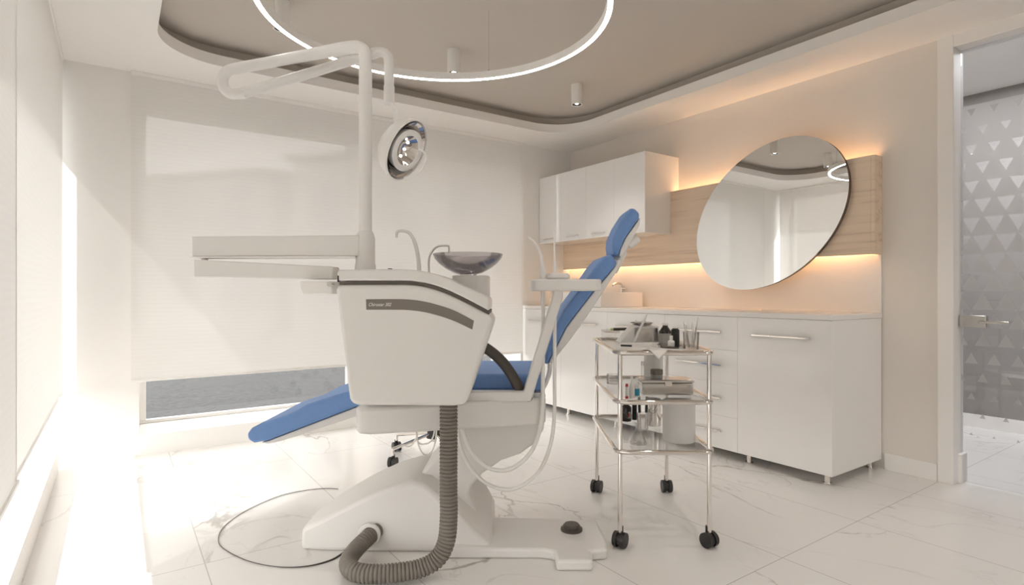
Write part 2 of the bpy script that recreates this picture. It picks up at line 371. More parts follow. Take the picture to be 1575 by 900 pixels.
# outside
bm = BM(); box(bm, (-14, 4.81, -0.3), (-0.72, 5.0, 7.0)); box(bm, (-0.72, 4.81, 2.73), (8, 5.0, 7.0))
struct('shade_wall', bm, 'facade')  # unseen wall added to keep the asphalt in shade
bm = BM(); xy_prism(bm, [(-0.3, -3.5), (-1.576, -3.5), (-0.974, 3.85), (-0.80, 6.0), (-0.3, 6.0)], 2.80, 3.0)
o = struct('shade_slab', bm, 'facade')  # made-up overhang, shaped to cast the slanted sun edge on the left blinds
def building(name, label, a, b, z1, depth, wins):
    a = Vector(a); b = Vector(b); d = (b-a).normalized(); n = Vector((-d.y, d.x))
    t = thing(name, label, 'building', (a.x, a.y, -0.06), YAW)
    bm = BM(); xy_prism(bm, [a, b, b+n*depth, a+n*depth], -0.06, z1); obj('facade', bm, 'facade', t)
    bm = BM(); xy_prism(bm, [a-n*0.15-d*0.15, b-n*0.15+d*0.15, b+n*depth, a+n*depth], z1, z1+0.12); obj('roof_edge', bm, 'facade', t)
    L = (b-a).length
    for k in range(wins):
        for zz in (0.6, 2.8):
            c = a+d*(L*(k+0.5)/wins)
            bm = BM(); xy_prism(bm, [c-d*0.5-n*0.03, c+d*0.5-n*0.03, c+d*0.5+n*0.05, c-d*0.5+n*0.05], zz, zz+1.3); obj('window', bm, 'facade_dark', t)
building('neighbouring_building', 'lower pale building across the street seen through left part of back blind', (-16.5, 18.6), (-6.9, 16.0), 4.45, 6, 5)
building('neighbouring_building', 'taller pale building across the street seen faintly through middle of back blind', (-6.3, 16.3), (6, 12.7), 4.85, 6, 6)

# roller blinds
def sheet(a, b):
    bm = BM(); vs = [bm.verts.new(p) for p in ((a[0], a[1], a[2]), (b[0], b[1], a[2]), (b[0], b[1], b[2]), (a[0], a[1], b[2]))]; bm.faces.new(vs); return bm
def blind_left(label, y0, y1, m, x):
    t = thing('roller_blind', label, 'blind', (x, (y0+y1)/2, 0.456))
    obj('fabric', sheet((x, y0, 0.47), (x, y1, 2.43)), m, t)
    obj('bottom_bar', box(BM(), (x-0.006, y0, 0.456), (x+0.007, y1, 0.474)), 'plastic2', t, bevel=0.003)
    obj('head_rail', box(BM(), (x-0.006, y0, 2.428), (x+0.006, y1, 2.4545)), 'trim', t, bevel=0.002)
blind_left('dense white roller blind at left edge of photo, nearest the camera', -1.5, 2.31, 'blind_near', -0.252)
blind_left('sunlit white roller blind on left side beside the column corner', 2.27, 4.305, 'blind_far', -0.2645)
t = thing('roller_blind', 'wide white roller blind covering the back window above the grey street', 'blind', (1.6, 4.32, 0.48))
obj('fabric', sheet((0.075, 4.320, 0.495), (3.135, 4.320, 2.43)), 'blind_back', t)
obj('bottom_bar', box(BM(), (0.075, 4.314, 0.48), (3.135, 4.327, 0.498)), 'plastic2', t, bevel=0.003)
obj('head_rail', box(BM(), (0.075, 4.312, 2.428), (3.135, 4.330, 2.4545)), 'trim', t, bevel=0.002)

# door
bm = BM()
X0, X1 = XR-0.014, 3.884
box(bm, (X0, DY1-0.004, 0), (X1, DY1+0.07, DZ+0.07)); box(bm, (X0, DY0-0.07, 0), (X1, DY0+0.004, DZ+0.07)); box(bm, (X0, DY0+0.004, DZ-0.004), (X1, DY1-0.004, DZ+0.07))
box(bm, (XR+0.055, DY1-0.022, 0), (X1, DY1, 0.16))
door = struct('door_1', bm, 'trim', bevel=0.003)
leaf = obj('glass_leaf', box(BM(), (3.822, DY0+0.006, 0.012), (3.832, DY1-0.012, DZ-0.006)), 'door_glass', door)
def triangle_film():
    bm = BM(); y1 = DY1-0.016; y0 = DY0+0.01; zt, zb = 2.07, 0.245; rows = 18; hgt = (zt-zb)/rows; s = 0.098; X = 3.8205
    def clipadd(poly):
        # clip to y0..y1
        for lim, sg in ((y0, 1), (y1, -1)):
            out = []
            for i in range(len(poly)):
                a, b = poly[i], poly[(i+1) % len(poly)]; ia = (a[0]-lim)*sg >= 0; ib = (b[0]-lim)*sg >= 0
                if ia: out.append(a)
                if ia != ib:
                    k = (lim-a[0])/(b[0]-a[0]); out.append((lim, a[1]+(b[1]-a[1])*k))
            poly = out
            if len(poly) < 3: return
        bm.faces.new([bm.verts.new((X, p[0], p[1])) for p in poly])
    for r in range(rows):
        za = zt-r*hgt; zc = za-hgt; k = r/(rows-1)
        sd = min(1.0, 0.38+0.62*min(1, k/0.48)); su = 1.0 if k < 0.55 else max(0.0, 1.0-(k-0.55)/0.45*0.85)
        o = 0 if r % 2 == 0 else s/2
        for c in range(-2, 13):
            yl = 1.106+s/2-(c+1)*s+o; yr = yl+s; ym = yl+s/2
            down = [(yl, za), (yr, za), (ym, zc)]
            cx = ym; cz = (za*2+zc)/3
            if k < 0.55:
                if sd < 0.995:
                    q = [(cx+(p[0]-cx)*sd, cz+(p[1]-cz)*sd) for p in down]
                    for i in range(3): clipadd([down[i], down[(i+1) % 3], q[(i+1) % 3], q[i]])
            up = [(ym, zc), (yr, za), (yr+s/2, zc)]
            cx = yr; cz = (zc*2+za)/3
            if su > 0.02: clipadd([(cx+(p[0]-cx)*su, cz+(p[1]-cz)*su) for p in up])
    return bm
obj('frosted_film', triangle_film(), 'film', leaf)
bm = BM(); box(bm, (3.806, 1.04, 0.862), (3.848, DY1-0.008, 0.925)); tube(bm, [(3.80, 1.055, 0.893), (3.765, 1.055, 0.893), (3.757, 1.045, 0.893), (3.757, 0.93, 0.893)], 0.008, 10)
obj('door_handle', bm, 'steel', leaf, bevel=0.003)
# corridor behind the door
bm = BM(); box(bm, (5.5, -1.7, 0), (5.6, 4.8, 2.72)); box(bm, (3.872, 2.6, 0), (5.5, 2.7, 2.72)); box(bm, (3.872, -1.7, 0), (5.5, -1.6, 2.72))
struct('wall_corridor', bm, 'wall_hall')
struct('ceiling_corridor', box(BM(), (3.872, -1.7, 2.60), (5.6, 4.8, 2.72)), 'wall_white')
struct('baseboard_corridor', box(BM(), (5.484, -1.6, 0), (5.5, 2.6, 0.10)), 'trim')
al = bpy.data.lights.new('corridor_fill', 'AREA'); al.energy = HALL_W; al.size = 0.6; al.size_y = 0.6; al.color = (0.95, 0.96, 1.0)
ao = bpy.data.objects.new('corridor_fill', al); COL.objects.link(ao); ao.location = (4.7, 1.2, 2.58)  # added area light that brightens the corridor, no fixture

# ================================================================== CEILING LAMPS
ring = thing('ring_pendant', 'large white ring pendant lamp with glowing lower edge hung from the ceiling', 'lamp', (1.123, 2.165, 2.22))
RR = 0.737
def ringband(bm, r0, r1, z0, z1, c=(1.123, 2.165), n=128):
    return lathe(bm, [(r0, z0), (r1, z0), (r1, z1), (r0, z1), (r0, z0)], (c[0], c[1], 0), n)
obj('ring_body', ringband(BM(), RR-0.024, RR, 2.226, 2.264), 'trim', ring)
obj('light_strip', ringband(BM(), RR-0.020, RR-0.005, 2.222, 2.227), 'led_white', ring)
for a in (60, 180, 300):
    a = math.radians(a-20); x = 1.123+(RR-0.012)*math.cos(a); y = 2.165+(RR-0.012)*math.sin(a)
    bm = BM(); tube(bm, [(x, y, 2.262), (x, y, 2.60)], 0.0012, 6); cyl(bm, (x, y, 0), 0.005, 2.262, 2.274, 10)
    obj('suspension_wire', bm, 'steel', ring)
def spot(x, y, label):
    t = thing('ceiling_spotlight', label, 'spotlight', (x, y, 2.455), 0, 'white cylinder spotlights on the ceiling')
    obj('housing', lathe(BM(), [(0, 2.60), (0.042, 2.60), (0.042, 2.452), (0.038, 2.450), (0.034, 2.452), (0.034, 2.49)], (x, y, 0), 32), 'plastic2', t)
    obj('baffle', lathe(BM(), [(0.0338, 2.4535), (0.016, 2.4560), (0.016, 2.470), (0.0338, 2.470)], (x, y, 0), 32), 'black', t)
    obj('bulb', lathe(BM(), [(0.0155, 2.462), (0.012, 2.458), (0, 2.457)], (x, y, 0), 24), 'bulb', t)
    l = bpy.data.lights.new('spot_beam', 'SPOT'); l.energy = SPOT_W; l.spot_size = math.radians(95); l.spot_blend = 0.8; l.color = (1, 0.945, 0.885); l.shadow_soft_size = 0.03
    lo = bpy.data.objects.new('spot_beam', l); COL.objects.link(lo); lo.parent = t; lo.location = (0, 0, -0.01)
spot(1.77, 3.19, 'white cylinder ceiling spotlight inside the ring lamp, middle of the row')
spot(2.82, 3.20, 'white cylinder ceiling spotlight nearest the wall cabinets')
spot(2.82, 0.85, 'added unseen white ceiling spotlight nearest the glass door')  # out of view, added to light the wall and cabinet end
spot(1.77, 0.85, 'added unseen white ceiling spotlight above the floor in front of trolley')  # out of view, added to lift the floor on the right
spot(0.72, 3.18, 'white cylinder ceiling spotlight half hidden behind ring lamp at left')

# ================================================================== RIGHT WALL FURNITURE
EPS = 0.0015
YS = [1.516, 2.083, 2.650, 3.217, 3.784, 4.345]
def bar_handle(bm, x, y0, y1, z):
    box(bm, (x-0.022, y0, z-0.006), (x-0.012, y1, z+0.006))
    for y in (y0+0.03, y1-0.03): box(bm, (x-0.013, y-0.006, z-0.005), (x+0.001, y+0.006, z+0.005))
    return bm
base_labels = ['white gloss base cabinet at free right end with one door and long handle',
 'white gloss base cabinet of four drawers just behind the steel trolley',
 'white gloss base cabinet third from right, behind bottles on the trolley',
 'white gloss base cabinet behind the blue chair backrest',
 'white gloss base cabinet at far left end, touching back wall by the blind']
for i in range(5):
    y0, y1 = YS[i], YS[i+1]
    t = thing('base_cabinet', base_labels[i], 'cabinet', (3.45, (y0+y1)/2, 0), 0, 'white base cabinets under the worktop')
    obj('body', box(BM(), (3.170, y0+EPS, 0.056), (3.742, y1-EPS, 0.898)), 'lacquer', t, bevel=0.001, seg=1)
    if i == 1:
        for k in range(4):
            z0 = 0.058+k*0.210
            d = obj('drawer', box(BM(), (3.15, y0+0.0006, z0), (3.169, y1-0.0006, z0+0.2092)), 'lacquer', t, bevel=0.0005, seg=1)
            obj('handle', bar_handle(BM(), 3.15, y0+0.105, y1-0.105, z0+0.112), 'chrome', d, bevel=0.002)
    else:
        d = obj('door', box(BM(), (3.15, y0+0.0006, 0.058), (3.169, y1-0.0006, 0.8975)), 'lacquer', t, bevel=0.0005, seg=1)
        obj('handle', bar_handle(BM(), 3.15, y0+0.105, y1-0.105, 0.795), 'chrome', d, bevel=0.002)
    for lx in (3.20, 3.70):
        for ly in ((y0+0.05, y1-0.05) if i == 0 else (y1-0.05,)):
            bm = BM(); cyl(bm, (lx, ly, 0), 0.016, 0.006, 0.058, 16); cyl(bm, (lx, ly, 0), 0.024, 0, 0.008, 16); obj('leg', bm, 'chrome', t)
o = obj('worktop', box(BM(), (3.148, 1.514, 0.899), (3.745, 4.345, 0.928)), 'worktop', bevel=0.002, org=(3.45, 2.93, 0.899))
tag(o, 'long white worktop running over the base cabinets', 'worktop')
o = obj('backsplash', box(BM(), (3.736, 1.516, 0.929), (3.7485, 4.345, 1.2755)), 'worktop', bevel=0.001, org=(3.74, 2.93, 0.929))
tag(o, 'pale backsplash panel between white worktop and oak panel, glowing warm', 'backsplash')
t = thing('oak_panel', 'long horizontal oak wall panel with warm light behind its edges', 'panel', (3.70, 2.93, 1.277))
obj('board', box(BM(), (3.652, 1.538, 1.277), (3.672, 4.345, 1.861)), 'wood', t, bevel=0.001, seg=1)
obj('end_board', box(BM(), (3.652, 1.516, 1.277), (3.7495, 1.5375, 1.861)), 'wood', t, bevel=0.001, seg=1)
obj('led_strip', box(BM(), (3.6735, 1.56, 1.70), (3.682, 3.00, 1.745)), 'led_warm', t)
obj('led_strip', box(BM(), (3.6735, 1.56, 1.40), (3.682, 4.33, 1.445)), 'led_warm', t)
# mirror
t = thing('oval_mirror', 'large tilted oval frameless mirror on the oak panel', 'mirror', (3.64, 2.189, 1.57))
ax = Vector((0, -0.8066, 0.5911)); ay = Vector((0, 0.5911, 0.8066))
def ell(bm, a, b, x0, x1, n=96):
    pts = [Vector((0, 2.189, 1.57))+ax*(a*math.cos(2*math.pi*k/n))+ay*(b*math.sin(2*math.pi*k/n)) for k in range(n)]
    return prism(bm, pts, lambda p: (x0, p.y, p.z), lambda p: (x1, p.y, p.z))
obj('glass', ell(BM(), 0.594, 0.442, 3.615, 3.618), 'mirror', t, smooth=30)
obj('backing', ell(BM(), 0.5925, 0.4405, 3.6185, 3.6515), 'brown_edge', t)
# wall cabinets
WY = [3.01, 3.345, 3.68, 4.012, 4.345]
wl = ['white wall cabinet nearest the oval mirror, with its free side showing', 'white wall cabinet behind the blue headrest, second from mirror',
      'white wall cabinet second from back wall, above the backrest', 'white wall cabinet in the corner against the back wall']
for i in range(4):
    y0, y1 = WY[i]+0.0003, WY[i+1]-0.0003
    t = thing('wall_cabinet', wl[i], 'cabinet', (3.5, (y0+y1)/2, 1.517), 0, 'white wall cabinets over the worktop')
    pr = [(3.370, 1.517), (3.650, 1.517), (3.650, 1.863), (3.749, 1.863), (3.749, 2.145), (3.370, 2.145)]
    obj('body', prism(BM(), pr, lambda p: (p[0], y0, p[1]), lambda p: (p[0], y1, p[1])), 'lacquer', t)
    d = obj('door', box(BM(), (3.35, y0+0.0001, 1.517), (3.3695, y1-0.0001, 2.145)), 'lacquer', t, bevel=0.0005, seg=1)
    bm = BM(); yc = (y0+y1)/2+0.01
    box(bm, (3.340, yc-0.085, 1.553), (3.346, yc+0.085, 1.560))
    for y in (yc-0.06, yc+0.06): box(bm, (3.3455, y-0.004, 1.554), (3.351, y+0.004, 1.559))
    obj('handle', bm, 'chrome', d)
# basin and tap
t = thing('washbasin', 'rectangular white washbasin standing on the worktop behind the chair', 'basin', (3.445, 3.58, 0.9285))
bm = BM(); x0, x1, y0, y1, z0, z1 = 3.20, 3.69, 3.34, 3.82, 0.9285, 1.052; w_ = 0.02
lo_ = [bm.verts.new(p) for p in ((x0, y0, z0), (x1, y0, z0), (x1, y1, z0), (x0, y1, z0))]
hi = [bm.verts.new(p) for p in ((x0, y0, z1), (x1, y0, z1), (x1, y1, z1), (x0, y1, z1))]
ih = [bm.verts.new(p) for p in ((x0+w_, y0+w_, z1), (x1-w_, y0+w_, z1), (x1-w_, y1-w_, z1), (x0+w_, y1-w_, z1))]
il = [bm.verts.new(p) for p in ((x0+2*w_, y0+2*w_, z0+0.03), (x1-2*w_, y0+2*w_, z0+0.03), (x1-2*w_, y1-2*w_, z0+0.03), (x0+2*w_, y1-2*w_, z0+0.03))]
bm.faces.new(lo_); bm.faces.new(il)
for i in range(4):
    j = (i+1) % 4
    for A, B in ((lo_, hi), (hi, ih), (ih, il)): bm.faces.new([A[i], A[j], B[j], B[i]])
obj('bowl', bm, 'worktop', t, bevel=0.006)
t = thing('basin_tap', 'small chrome tap behind the white rectangular basin', 'tap', (3.715, 3.62, 0.9285))
bm = BM(); cyl(bm, (3.715, 3.62, 0), 0.018, 0.9285, 0.94, 20); tube(bm, spline([(3.715, 3.62, 0.93), (3.715, 3.62, 1.10), (3.70, 3.62, 1.13), (3.65, 3.62, 1.13), (3.61, 3.62, 1.115)]), 0.011, 12)
obj('spout', bm, 'chrome', t)
obj('lever', box(BM(), (3.71, 3.56, 1.082), (3.722, 3.61, 1.09)), 'chrome', t, bevel=0.002)

# ================================================================== DENTAL UNIT AND CHAIR (frame turned with YAW)
unit = thing('dental_chair', 'white dental chair with blue cushions, tall unit box and lamp pole', 'dental chair', (-0.2, 2.45, 0), YAW)
def part(name, bm, m, parent=unit, **k): return obj(name, bm, m, parent, **k)
# --- floor base
def section_loft(bm, secs):
    rings = [[bm.verts.new(p) for p in s] for s in secs]; n = len(rings[0])
    for A, B in zip(rings, rings[1:]):
        for i in range(n): bm.faces.new([A[i], A[(i+1) % n], B[(i+1) % n], B[i]])
    bm.faces.new(list(reversed(rings[0]))); bm.faces.new(rings[-1]); return bm
base = BM()
secs = []
for r, fn, zn, ff, zf in [(-0.862, 2.31, 0.085, 2.50, 0.09), (-0.76, 2.30, 0.135, 2.62, 0.145), (-0.64, 2.295, 0.197, 2.68, 0.205), (-0.52, 2.29, 0.255, 2.70, 0.255),
                          (-0.41, 2.29, 0.288, 2.70, 0.288), (-0.36, 2.29, 0.275, 2.70, 0.30), (-0.26, 2.28, 0.19, 2.70, 0.29), (-0.15, 2.26, 0.085, 2.70, 0.20), (-0.08, 2.25, 0.045, 2.62, 0.10)]:
    secs.append([(r, fn, 0.0), (r, fn+0.012, zn), (r, ff-0.012, zf), (r, ff, 0.0)])
section_loft(base, secs)
part('base_cover', base, 'plastic', bevel=0.018, seg=3)
bm = BM(); xy_prism(bm, [(-0.30, 2.235), (0.12, 2.235), (0.165, 2.215), (0.168, 2.135), (0.305, 2.135), (0.308, 2.215), (0.375, 2.23), (0.385, 2.30), (0.375, 2.52), (-0.1, 2.56), (-0.30, 2.56)], 0.0, 0.042)
part('base_plate', bm, 'plastic', bevel=0.012, seg=3)
sw = part('foot_switch', lathe(BM(), [(0, 0.04), (0.046, 0.04), (0.046, 0.05), (0.036, 0.053), (0.036, 0.062), (0.03, 0.068), (0, 0.069)], (0.253, 2.41, 0), 32), 'dark')
# --- lift column
col_px = [(640, 736), (676, 700), (705, 662), (712, 648), (838, 648), (836, 662), (824, 682), (800, 699), (771, 709), (742, 729), (726, 747), (721, 760), (727, 775), (735, 792), (735, 812), (640, 812)]
bm = BM(); px_prism(bm, col_px, 2.40, 2.40, 2.68)
part('lift_column', bm, 'plastic', bevel=0.012, seg=3)
# --- seat frame
bm = BM()
lo4 = [(-0.592, 2.13, 0.524), (0.135, 2.33, 0.513), (0.135, 2.72, 0.513), (-0.592, 2.60, 0.524)]
plan = [(-0.592, 2.16), (-0.575, 2.125), (-0.53, 2.115), (0.13, 2.325), (0.14, 2.36), (0.14, 2.74), (-0.56, 2.66), (-0.592, 2.6)]
a = [bm.verts.new((p[0], p[1], 0.519-0.012*(p[0]+0.592)/0.73)) for p in plan]; b = [bm.verts.new((p[0], p[1], 0.618)) for p in plan]
bm.faces.new(list(reversed(a))); bm.faces.new(b)
for i in range(len(plan)): bm.faces.new([a[i], a[(i+1) % len(plan)], b[(i+1) % len(plan)], b[i]])
part('seat_frame', bm, 'plastic', bevel=0.012, seg=3)
# --- cushions
def cushion(name, px, fref, f0, f1, m, bev=0.02, parent=unit):
    return part(name, px_prism(BM(), px, fref, f0, f1), m, parent, bevel=bev, seg=4)
cushion('leg_cushion', [(612, 577), (590, 582), (545, 600), (515, 608), (470, 623), (458, 630), (440, 639), (400, 652), (386, 659), (379, 668), (381, 677), (390, 682), (412, 678), (545, 627), (612, 604)], 2.35, 2.35, 2.84, 'blue', 0.022)
cushion('leg_shell', [(612, 605), (545, 628), (412, 679), (400, 682), (410, 684), (430, 680), (545, 642), (612, 618)], 2.36, 2.37, 2.82, 'plastic', 0.004)
cushion('seat_cushion', [(614, 576), (828, 576), (836, 582), (838, 592), (834, 603), (614, 603)], 2.35, 2.35, 2.84, 'blue', 0.018)
cushion('seat_shell', [(614, 604), (834, 604), (840, 608), (836, 618), (614, 618)], 2.36, 2.36, 2.83, 'plastic', 0.005)
cushion('back_cushion', [(836, 556), (843, 532), (857, 497), (868, 476), (890, 447), (918, 406), (929, 394.5), (940, 391), (949, 403), (946, 410), (910, 452), (871, 503), (841, 562)], 2.37, 2.37, 2.68, 'blue', 0.016)
cushion('back_shell', [(842, 563), (872, 503.5), (911, 452.5), (947, 410), (952, 399), (957, 401), (951, 415), (922, 459), (893, 503), (870, 533), (856, 550), (850, 558)], 2.37, 2.382, 2.668, 'plastic', 0.006)
cushion('head_cushion', [(942, 378), (943, 366), (951, 347), (965, 325), (970, 320.5), (976, 320), (984, 328), (983, 336), (962, 366), (954, 384), (952, 393), (944, 394)], 2.43, 2.43, 2.62, 'blue', 0.018)
hs = cushion('head_shell', [(953, 393), (955, 384), (963, 366.5), (984, 336.5), (986, 334), (985, 345), (976, 363), (964, 385), (956, 396)], 2.43, 2.440, 2.61, 'plastic', 0.006)
bm = BM(); rcyl(bm, pw(966, 378, 2.5), pw(981, 366, 2.5), 0.020, 20); part('headrest_knob', bm, 'plastic2', hs)
bm = BM(); tube(bm, [pw(960, 386, 2.52), pw(951, 403, 2.52), pw(943, 418, 2.52)], 0.018, 12); part('headrest_post', bm, 'plastic2')
bm = BM(); tube(bm, spline([pw(846, 556, 2.40), pw(845, 572, 2.40), pw(840, 588, 2.40), pw(832, 603, 2.40)]), 0.010, 10); part('back_hinge', bm, 'plastic')
bm = BM(); tube(bm, spline([pw(722, 524, 2.32), pw(748, 536, 2.32), pw(771, 555, 2.32), (pw(789, 580, 2.32)), pw(803, 607, 2.32)], 6), 0.022, 14, flat=(1.0, 0.75, (1, 0, 1)))
part('armrest', bm, 'dark')
# --- assistant arm, tray, suction
def bar(bm, pts, wdt, f0, f1):
    L = []; R = []
    for i, p in enumerate(pts):
        a = pts[max(0, i-1)]; b = pts[min(len(pts)-1, i+1)]
        if 0 < i < len(pts)-1:
            d1 = (Vector(p)-Vector(a)).normalized(); d2 = (Vector(b)-Vector(p)).normalized(); n = (Vector((-d1.y, d1.x))+Vector((-d2.y, d2.x))).normalized(); k = wdt/2/max(0.4, n.dot(Vector((-d1.y, d1.x))))
        else:
            d = (Vector(b)-Vector(a)).normalized(); n = Vector((-d.y, d.x)); k = wdt/2
        L.append(Vector(p)+n*k); R.append(Vector(p)-n*k)
    return rz_prism(bm, L+list(reversed(R)), f0, f1)
q = [pw(u, v, 2.28) for u, v in ((700, 610), (811, 610), (858, 456), (858, 440))]
part('assistant_arm', bar(BM(), [(p.x, p.z) for p in q], 0.040, 2.27, 2.325), 'plastic', bevel=0.006)
bm = BM(); rcyl(bm, pw(813, 612, 2.275), pw(813, 612, 2.34), 0.016, 16); part('arm_pivot', bm, 'black')
tr = part('assistant_tray', xy_prism(BM(), rrect(0.078, 2.25, 0.360, 2.40, 0.045, 8), 1.056, 1.103), 'plastic', bevel=0.006)
bm = BM(); xy_prism(bm, rrect(0.142, 2.27, 0.232, 2.36, 0.03, 6), 1.103, 1.128); part('tool_holder', bm, 'plastic', bevel=0.008)
def pxpts(l, f): return [pw(u, v, f) for u, v in l]
bm = BM(); p = pw(835, 430, 2.31); cyl(bm, (p.x, p.y, 0), 0.0150, 1.103, 1.146, 20, 0.0135); part('tool_holder', bm, 'plastic2')
bm = BM(); tube(bm, spline(pxpts([(835, 418), (833, 398), (828, 383), (821, 372), (812, 365)], 2.31)), lambda i: 0.0085-0.0001*i, 12); part('saliva_ejector', bm, 'plastic2')
bm = BM(); tube(bm, pxpts([(854, 424), (853.5, 408), (853, 400), (852.5, 354)], 2.31), lambda i: (0.009, 0.0075, 0.0042, 0.0036)[i], 12); part('air_syringe', bm, 'plastic2')
bm = BM(); tube(bm, spline(pxpts([(835, 447), (835, 560), (833.5, 640), (821, 688), (797, 715), (773, 724), (745, 716), (722, 690), (711, 655), (709, 618)], 2.31), 10), 0.0085, 12); part('suction_hose', bm, 'plastic2')
bm = BM(); tube(bm, spline(pxpts([(854, 447), (853, 560), (852.5, 640), (845, 690), (825, 730), (786, 753), (746, 742), (718, 710), (706, 675), (704, 640), (703, 618)], 2.33), 10), 0.0075, 12); part('suction_hose', bm, 'plastic2')
# --- unit box
def curve(l, n=6): return [(p.x, p.y) for p in spline([(a, b, 0) for a, b in l], n)]
gc = curve([(519, 432), (560, 432), (600, 432), (630, 432.3), (656, 436), (682, 444), (713, 458), (752, 478.5)])
gl = [(u, v+5.2) for u, v in gc]
lower_px = gl+[(759, 492), (757, 502), (722, 608), (716, 622), (700, 625), (550, 624), (540, 621), (537, 614), (516, 446)]
front = 2.0
body = part('unit_box', px_prism(BM(), lower_px, front, front, 2.30), 'plastic', bevel=0.024, seg=5)
bm = BM(); px_prism(bm, [(max(521, u), v+0.4) for u, v in gc]+[(max(521, u), v+6) for u, v in reversed(gc)], front, front+0.006, 2.29)
part('seal_groove', bm, 'groove', body)
bm = BM(); px_prism(bm, [(518, 418), (522, 415)]+curve([(570, 414.2), (600, 414), (632, 415), (656, 418.3), (684, 426.5), (714, 440.5), (750, 457)])+[(752.5, 463)]+[(u, v-0.3) for u, v in reversed(gc)], front, front, 2.30)
part('unit_lid', bm, 'plastic', bevel=0.006, seg=3)
bm = BM(); top = curve([(563, 460.5), (600, 460.3), (628, 460.8), (652, 464), (676, 470), (700, 478.5), (729, 493.5)]); bot = curve([(726.5, 507), (700, 494.5), (676, 486), (652, 480), (628, 477), (600, 476.5), (563.5, 476.5)])
px_prism(bm, top+bot, front, front-0.0015, front+0.004)
badge = part('badge', bm, 'grey', body)
tcu = bpy.data.curves.new('badge_text', 'FONT'); tcu.body = 'Chirostar 302'; tcu.size = 0.0172; tcu.shear = 0.35; tcu.extrude = 0.0003
to = bpy.data.objects.new('badge_text', tcu); COL.objects.link(to); bpy.context.view_layer.update()
tme = bpy.data.meshes.new_from_object(to.evaluated_get(bpy.context.evaluated_depsgraph_get())); bpy.data.objects.remove(to)
bm = BM(); bm.from_mesh(tme)
xs = [v.co.x for v in bm.verts]; wid = max(xs)-min(xs); p0 = pw(567.5, 471, front)
sc_ = (34.5/FPX*front)/wid
for v in bm.verts: v.co = Vector((p0.x+(v.co.x-min(xs))*sc_, front-0.0018-v.co.z, p0.z+v.co.y))
part('badge_text', bm, 'plastic2', badge)
bm = BM(); px_prism(bm, [(519, 424), (521, 424), (521, 434), (519, 434)], 2.0, 1.999, 2.02); part('lid_catch', bm, 'black', body)
bm = BM(); lathe(bm, [(0, 0), (0.012, 0), (0.012, 0.006), (0, 0.006)], pw(751, 506, 2.02), 16, frame_mtx((1, -0.3, 0.2))); part('side_button', bm, 'black', body)
bm = BM(); p = pw(600, 414, 2.05); cyl(bm, (p.x, p.y, 0), 0.008, 1.128, 1.137, 16); part('lid_button', bm, 'black', body)
# --- cuspidor
bm = BM(); xy_prism(bm, rrect(-0.236, 2.20, -0.092, 2.42, 0.05, 8), 0.90, 1.117); part('bowl_stand', bm, 'plastic', bevel=0.004)
prof = [(0.030, 1.121), (0.06, 1.130), (0.09, 1.146), (0.115, 1.165), (0.132, 1.184), (0.140, 1.203), (0.137, 1.204), (0.128, 1.186), (0.112, 1.168), (0.088, 1.150), (0.06, 1.135), (0.03, 1.126), (0, 1.124)]
bowl = part('spittoon_bowl', lathe(BM(), [(0, 1.119)]+prof, (-0.176, 2.20+0.07, 0), 48), 'bowl_glass')
bm = BM(); cyl(bm, (-0.176, 2.27, 0), 0.034, 1.114, 1.122, 24); part('bowl_foot', bm, 'steel')
bm = BM(); tube(bm, spline(pxpts([(660, 421), (659.5, 402), (663, 389), (673, 379), (688, 378), (690.5, 381), (690.5, 389)], 2.24), 6), 0.0042, 10); part('bowl_rinse_pipe', bm, 'plastic')
bm = BM(); tube(bm, spline(pxpts([(645, 420), (643, 395), (638, 373), (630, 359), (620, 355.5), (611, 357), (610, 366)], 2.2), 6), lambda i: 0.0085-0.00009*i, 12); part('cup_filler_spout', bm, 'plastic')
# --- lamp pole and arms
FP = 2.15
pc = pw(562, 0, FP)
bm = BM(); lathe(bm, [(0, 1.12), (0.040, 1.12), (0.0385, 1.155), (0.036, 1.16), (0.036, 1.255), (0.030, 1.275), (0.0245, 1.282), (0, 1.282)], (pc.x, FP, 0), 32); part('pole_collar', bm, 'plastic')
bm = BM(); cyl(bm, (pc.x, FP, 0), 0.0245, 1.27, 1.921, 32); part('lamp_pole', bm, 'plastic')
bm = BM(); tube(bm, [pw(562, 96, FP)]+spline([pw(562, 90, FP), pw(561, 80, FP), pw(554, 73.5, FP), pw(542, 72.5, FP), pw(520, 76, FP)], 5)+[pw(440, 91, FP), pw(360, 106, FP)], lambda i: 0.0235 if i < 22 else 0.0205, 20)
part('lamp_arm', bm, 'plastic')
bm = BM(); tube(bm, spline([pw(362, 105.5, FP), pw(353, 108, FP), pw(345, 115, FP), pw(342.5, 126, FP), pw(346, 137, FP), pw(354, 143.5, FP), pw(364, 144.5, FP), pw(378, 143.5, FP)], 6), 0.0200, 18); part('arm_elbow', bm, 'plastic')
bm = BM(); tube(bm, [pw(375, 143.5, FP), pw(553, 89, 2.25), pw(580, 82, 2.28)], lambda i: (0.0195, 0.0195, 0.018)[i], 20); part('lamp_arm', bm, 'plastic')
bm = BM(); tube(bm, [pw(572, 81, 2.28)]+spline([pw(582, 80, 2.28), pw(591, 81, 2.28), pw(597, 87, 2.28), pw(598.5, 97, 2.28)], 5)+[pw(598.5, 130, 2.28), pw(598.5, 132, 2.28), pw(598.5, 133, 2.28), pw(598.5, 160, 2.28)], lambda i: 0.0195 if i < 19 else 0.0215, 18); part('drop_tube', bm, 'plastic')
bm = BM(); tube(bm, [pw(601, 155, 2.27), pw(609, 178, 2.27), pw(613, 200, 2.27)], 0.0055, 10)
tube(bm, [pw(608, 170, 2.26), pw(611, 190, 2.26), pw(613, 212, 2.26)], lambda i: (0.010, 0.013, 0.0165)[i], 14); part('lamp_yoke', bm, 'plastic2')
